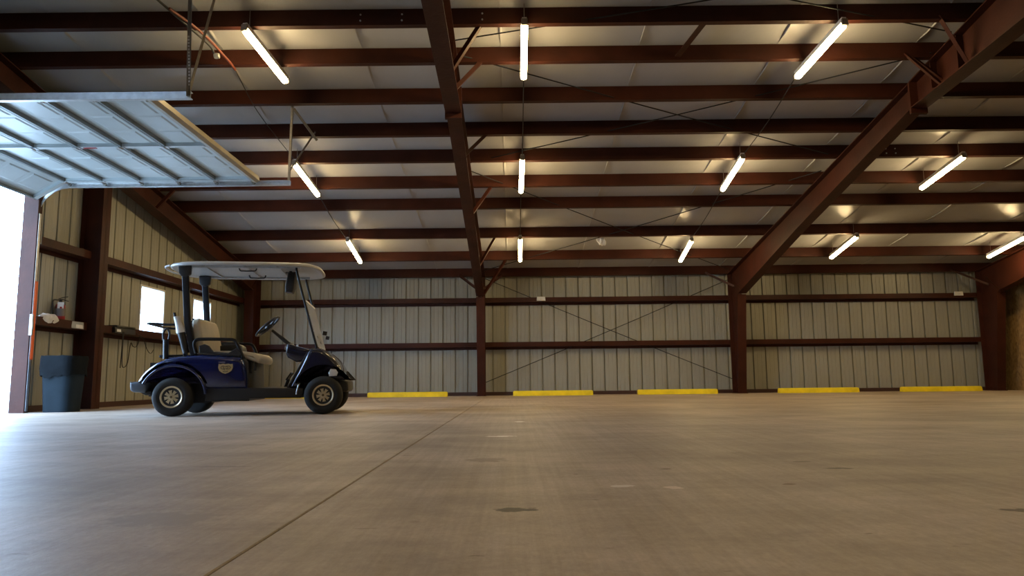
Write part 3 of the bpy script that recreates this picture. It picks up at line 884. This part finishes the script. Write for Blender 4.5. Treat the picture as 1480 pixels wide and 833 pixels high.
# backrest: rounded board leaning back
def rrect(y0, y1, z0, z1, r, n=7):
    o = []
    for cy, cz, a in ((y1 - r, z1 - r, 0), (y0 + r, z1 - r, 90)):
        o += [(cy + r * math.cos(math.radians(a + 90 * k / n)), cz + r * math.sin(math.radians(a + 90 * k / n))) for k in range(n + 1)]
    return o + [(y0, z0), (y1, z0)]
bk = MB().slab(rrect(.14, 1.04, 0, .42, .12), -.05, .05, .035, 5, 'x')
bk.xf(Matrix.Translation((.345, 0, .69)) @ Matrix.Rotation(math.radians(-11), 4, 'Y')).obj('backrest', M['beige'], CART, 50)
bs = MB().slab(rrect(.15, 1.03, 0, .41, .12), -.075, -.05, .01, 2, 'x')
bs.xf(Matrix.Translation((.345, 0, .69)) @ Matrix.Rotation(math.radians(-11), 4, 'Y')).obj('backrest_shell', M['bluedark'], CART, 50)
for y_ in (.095, 1.085):
    MB().tube(bez([(.31, y_, .70), (.285, y_, .80), (.31, y_, .848), (.40, y_, .856), (.62, y_, .853), (.72, y_, .84), (.77, y_, .76), (.82, y_, .64)], 6), .019, 10).obj('arm_rail', M['blackm'], CART, 60)
    MB().slab([(.345, .70), (.79, .66), (.80, .69), (.745, .755), (.66, .70), (.50, .712), (.45, .78), (.40, .80), (.34, .78)], y_ - .02, y_ + .02, .01, 2).obj('hip_restraint', M['black'], CART)
# steering
MB().tube([(1.01, .80, 1.005), (1.12, .80, .915), (1.26, .80, .80)], [.016, .022, .03], 10).obj('steering_column', M['black'], CART, 60)
sw = MB(); R_ = .172
rings = []
for k in range(32):
    a = 2 * pi * k / 32; c_, s_ = math.cos(a), math.sin(a)
    rings.append([((R_ + .015 * math.cos(b_)) * c_, (R_ + .015 * math.cos(b_)) * s_, .015 * math.sin(b_)) for b_ in [2 * pi * j / 8 for j in range(8)]])
sw.rings(rings, False, True)
swm = Matrix.Translation((.958, .80, 1.055)) @ Matrix.Rotation(math.radians(-42), 4, 'Y')
s1 = sw.xf(swm).obj('steering_wheel', M['black'], CART, 60)
hubm = MB().lathe([(.0, -.05), (.05, -.045), (.06, -.01), (.045, .01), (.0, .012)], (0, 0, 0), seg=16)
for a in (90, 210, 330):
    ca, sa = math.cos(math.radians(a)), math.sin(math.radians(a))
    hubm.tube([(0, 0, -.02), (ca * .09, sa * .09, -.012), (ca * R_, sa * R_, 0)], [.02, .015, .012], 8)
hubm.xf(swm).obj('wheel_hub', M['black'], s1, 50)
# dash and front cowl
dash = [(1.285, .800), (1.272, .70), (1.30, .645), (1.40, .592), (1.47, .60), (1.56, .70), (1.55, .742), (1.40, .775), (1.33, .803)]
MB().slab(dash, .13, 1.07, .03, 4).obj('dashboard', M['bluedark'], CART, 45)
MB().box(1.262, 1.268, .17, .235, .735, .785).xf(Matrix.Translation((0, 0, 0))).obj('dash_sticker', M['white'], CART)
MB().lathe([(.0, 0), (.012, .002), (.014, .03), (.0, .035)], (1.36, .5, .79), 'z', 10).obj('key_switch', M['chrome'], CART, 50)
cowl = [(1.335, .30), (1.42, .47), (1.50, .64), (1.535, .725), (1.57, .750), (1.62, .758), (1.68, .742), (1.735, .712), (1.80, .660), (1.855, .60), (1.90, .53), (1.925, .46),
        (1.935, .405), (1.90, .385), (1.865, .395)] + arc(1.717, .215, .29, 42, 168, 12) + [(1.425, .30)]
MB().slab(cowl, W0 + .01, W1 - .01, .055, 6).obj('front_cowl', M['bluedark'], CART, 45)
MB().slab([(1.30, .30), (1.335, .30), (1.545, .70), (1.52, .71)], .10, 1.08, .008, 2).obj('kick_panel', M['black'], CART)
fl2 = [(x_, .065, z_) for x_, z_ in arc(1.717, .215, .30, 95, 178, 12)]
MB().tube(fl2, .009, 8).obj('fender_trim', M['galv'], CART, 60)
MB().slab([(1.775, .425), (1.862, .430), (1.875, .470), (1.85, .505), (1.79, .51), (1.77, .47)], .042, .085, .012, 3).obj('headlight', M['lens'], CART, 50)
MB().slab([(1.775, .425), (1.862, .430), (1.875, .470), (1.85, .505), (1.79, .51), (1.77, .47)], 1.095, 1.138, .012, 3).obj('headlight', M['lens'], CART, 50)
MB().box(1.47, 1.86, .28, .90, .20, .50).box(1.6, 1.83, .22, .96, .12, .22).obj('front_chassis', M['black'], CART)
MB().slab([(1.845, .39), (1.94, .385), (1.985, .365), (1.992, .27), (1.97, .245), (1.86, .25)], .11, 1.07, .025, 3).obj('front_bumper', M['black'], CART, 45)
for y_ in (.72, .86):
    MB().tube([(1.19, y_, .31), (1.225, y_, .40)], .010, 8).slab([(1.20, .395), (1.215, .385), (1.275, .475), (1.26, .485)], y_ - .035, y_ + .035, .004, 2).obj('pedal', M['black'], CART)
# struts, windscreen
for y_ in (.125, 1.055):
    MB().tube(bez([(1.372, y_, 1.690), (1.385, y_, 1.62), (1.50, y_, 1.20), (1.620, y_, .775), (1.635, y_, .735)], 6), .0135, 10).obj('front_strut', M['blackm'], CART, 60)


def onscreen(y_, z_): return (1.642 - .2828 * (z_ - .745), y_, z_)


def wq(y0, y1, z0, z1, e=.004):
    a, b_, c_, d_ = onscreen(y0, z0), onscreen(y1, z0), onscreen(y1, z1), onscreen(y0, z1)
    v = [a, b_, c_, d_]
    return MB().add(v + [(p[0] + e, p[1], p[2]) for p in v], [(0, 1, 2, 3), (7, 6, 5, 4), (0, 4, 5, 1), (1, 5, 6, 2), (2, 6, 7, 3), (3, 7, 4, 0)])


ws = wq(.14, 1.04, .765, 1.30).obj('windscreen', M['acrylic'], CART)
wq(.14, 1.04, 1.295, 1.315, .010).obj('screen_edge', M['white'], ws)
for (y0, y1, z0, z1) in ((.33, .50, .880, .905), (.55, .74, .825, .850)):
    q = wq(y0, y1, z0, z1, .004); q.xf(Matrix.Translation((.006, 0, 0))).obj('sticker', M['black'], ws)
for (x_, z_, s_) in ((1.620, .985, .030), (1.655, .925, .026)):
    xs = onscreen(0, z_)[0]
    MB().slab([(x_ - s_, z_ - s_ * .7), (x_ + s_ * .7, z_ - s_), (x_ + s_, z_ + s_ * .7), (x_ - s_ * .7, z_ + s_)], 1.06, 1.085, .004, 2).obj('screen_clip', M['black'], ws)
# canopy
def sell(cx, cy, ax, ay, z, n=56, e=4.2):
    o = []
    for k in range(n):
        a = 2 * pi * k / n; c_, s_ = math.cos(a), math.sin(a)
        q = (abs(c_) ** e + abs(s_) ** e) ** (-1 / e); o.append((cx + ax * c_ * q, cy + ay * s_ * q, z))
    return o


cx, cy, ax, ay = .785, .59, .855, .60
lay = [(.93, 1.700), (.965, 1.690), (.985, 1.688), (1.0, 1.696), (1.0, 1.712), (.985, 1.728), (.94, 1.740), (.80, 1.752), (.4, 1.762)]
inner = [(.30, 1.705), (.80, 1.705), (.90, 1.708)]
MB().rings([sell(cx, cy, ax * k, ay * (1 - (1 - k) * 1.35), z) for k, z in inner + lay]).obj('canopy', M['canopy'], CART, 40)
ur = MB()
for xx in (.34, .80, 1.16):
    ur.box(xx - .012, xx + .012, .10, 1.08, 1.692, 1.706)
ur.obj('canopy_rib', M['canopy'], CART)
ur = MB()
for yy in (.14, 1.04): ur.box(.10, 1.42, yy - .014, yy + .014, 1.680, 1.704)
ur.obj('canopy_rail', M['galv'], CART)
for yy in (.28, .88):
    MB().tube(bez([(.70, yy, 1.704), (.715, yy, 1.672), (.76, yy, 1.668), (.84, yy, 1.668), (.885, yy, 1.672), (.90, yy, 1.704)], 5), .008, 8).obj('grab_handle', M['black'], CART, 60)
MB().tube(bez([(-.055, .25, 1.72), (-.125, .32, 1.705), (-.14, .59, 1.70), (-.125, .86, 1.705), (-.055, .93, 1.72)], 6), .012, 8).obj('canopy_gutter', M['canopy'], CART, 60)
for y_ in (.125, 1.0):
    MB().slab([(.105, 1.690), (.180, 1.690), (.232, 1.05), (.315, .67), (.245, .665), (.160, 1.05)], y_ - .022, y_ + .022, .012, 3).obj('rear_post', M['blackm'], CART, 45)
    MB().slab([(.075, 1.700), (.215, 1.700), (.21, 1.60), (.17, 1.565), (.11, 1.575), (.085, 1.61)], y_ - .032, y_ + .032, .01, 2).obj('post_bracket', M['black'], CART, 45)
mi = MB().slab([(-.040, 0), (.040, 0), (.052, .06), (.050, .24), (-.040, .24), (-.050, .06)], -.085, .085, .015, 3)
mi.xf(Matrix.Translation((1.25, .50, 1.435)) @ Matrix.Rotation(math.radians(6), 4, 'Y')).obj('hanging_mirror', M['black'], CART, 45)
MB().box(1.24, 1.27, .49, .51, 1.66, 1.705).box(1.20, 1.34, .46, .54, 1.675, 1.69).obj('mirror_bracket', M['black'], CART)
# bag rack
MB().tube(bez([(.09, .20, 1.030), (-.05, .20, 1.028), (-.20, .20, 1.040), (-.245, .22, 1.043), (-.262, .30, 1.043), (-.262, .88, 1.043), (-.245, .96, 1.043), (-.05, .98, 1.028), (.09, .98, 1.03)], 5), .014, 8).obj('bag_rack', M['blackm'], CART, 60)
for y_ in (.20, .98):
    MB().tube([(-.04, y_, .64), (-.048, y_, .86)], .030, 10).tube(bez([(-.072, y_, .85), (-.078, y_, .93), (-.045, y_, .985), (-.012, y_, .93), (-.018, y_, .85)], 5), .012, 8).obj('rack_upright', M['black'], CART, 60)
    MB().tube([(.03, y_, 1.165), (.06, y_, 1.03), (.165, y_, .66)], .015, 8).obj('rack_brace', M['blackm'], CART, 60)
MB().slab([(-.12, .655), (.18, .665), (.18, .69), (-.12, .685)], .22, .96, .008, 2).obj('bag_well', M['black'], CART)
MB().tube([(.195, .13, .70), (.128, .13, .95)], [.036, .042], 12).obj('bottle_holder', M['black'], CART, 60)
MB().tube([(.133, .13, .93), (.128, .13, .95), (.10, .13, 1.03), (.088, .13, 1.07), (.078, .13, 1.115)], [.048, .052, .036, .034, .036], 12).obj('sand_bottle', M['white'], CART, 60)


# wheels
def cwheel(x_, y0, s):
    """tyre from y0 inwards (s = +1 near side faces -y)"""
    w_ = link('wheel', None, CART, (x_, y0, .215)); R = .215; n = 36
    wd = .19
    prof_ = [(.118, .012), (.150, .0), (.185, .006), (.205, .025), (.2145, .05), (.215, .095), (.2145, .14), (.205, .165), (.185, .184), (.150, wd), (.118, wd - .012)]
    MB().lathe([(r_, s * yy) for r_, yy in prof_], (0, 0, 0), 'y', n).obj('tyre', M['rubber'], w_, 40)
    rim = MB(); tz = .018
    rr = [(.120, .006), (.113, .004), (.098, .014), (.094, .05), (.110, .06)]
    rim.rings([[(r_ * math.cos(2 * pi * k / n), s * yy, r_ * math.sin(2 * pi * k / n)) for k in range(n)] for r_, yy in rr], False)
    rim.obj('rim', M['hub'], w_, 40)
    sp = MB()
    for k in range(8):
        a = 2 * pi * k / 8 + .2; ca, sa = math.cos(a), math.sin(a); pa, pb = -sa, ca
        q = []
        for rad, hw, dep in ((.026, .012, .012), (.06, .015, .010), (.100, .030, .016)):
            q.append([(ca * rad + pa * hw, s * dep, sa * rad + pb * hw), (ca * rad - pa * hw, s * dep, sa * rad - pb * hw), (ca * rad - pa * hw, s * (dep + .016), sa * rad - pb * hw), (ca * rad + pa * hw, s * (dep + .016), sa * rad + pb * hw)])
        sp.rings(q)
    sp.lathe([(.0, s * .004), (.024, s * .005), (.030, s * .014), (.030, s * .03), (.0, s * .03)], (0, 0, 0), 'y', 18)
    sp.obj('hubcap', M['hub'], w_, 35)
    MB().lathe([(.0, s * .05), (.112, s * .05), (.112, s * .06), (.0, s * .06)], (0, 0, 0), 'y', 24).obj('brake_drum', M['black'], w_)
    MB().lathe([(.0, s * .0), (.013, s * .001), (.015, s * .006), (.0, s * .006)], (0, 0, 0), 'y', 12).obj('centre_cap', M['brown'], w_)


for x_ in (.093, 1.717):
    cwheel(x_, .0, 1); cwheel(x_, 1.18, -1)
MB().tube([(.093, .15, .215), (.093, 1.03, .215)], .03, 8).tube([(1.717, .15, .215), (1.717, 1.03, .215)], .025, 8).obj('axle', M['black'], CART)
# shield badge on the side panel
sh = [(-.075, .055), (-.055, .048), (-.03, .056), (0, .050), (.03, .056), (.055, .048), (.075, .055), (.078, .01), (.066, -.022), (.035, -.045), (0, -.058), (-.035, -.045), (-.066, -.022), (-.078, .01)]
cxb, czb = .643, .522
bd = MB().prism([(cxb + p[0], czb + p[1]) for p in sh], W0 - .004, W0 + .01, 'y').obj('badge', M['gold'], CART)
g_ = MB()
def gl(pts, r_=.0045):
    g_.tube([(cxb + a, W0 - .0045, czb + b_) for a, b_ in pts], r_, 6)
cir = lambda cx_, cz_, ra, rb, a0, a1: [(cx_ + ra * math.cos(math.radians(a0 + (a1 - a0) * k / 10)), cz_ + rb * math.sin(math.radians(a0 + (a1 - a0) * k / 10))) for k in range(11)]
gl(cir(-.026, .012, .024, .018, 20, 340)); gl(cir(.028, .012, .026, .018, -160, 160)); gl([(-.030, .034), (-.018, .0), (-.008, -.02)]); gl([(.0, .03), (.03, .012), (.006, -.006)]); gl(cir(0, -.026, .026, .010, 180, 360))
g_.obj('badge_monogram', M['brown'], bd)
MB().slab([(.565, .590), (.640, .590), (.640, .602), (.565, .602)], W0 - .004, W0 + .01, .003, 2).obj('badge_name_bar', M['chrome'], CART)

# thing lying on the seat
sb = MB().slab([(.46, .728), (.72, .728), (.70, .80), (.66, .825), (.50, .825), (.455, .80)], .55, .85, .02, 3).obj('carry_case', M['black'], None, 45)
sb.location = CART.location; sb.rotation_euler = CART.rotation_euler
tag(sb, 'black bag lying on the golf cart seat', 'bag')
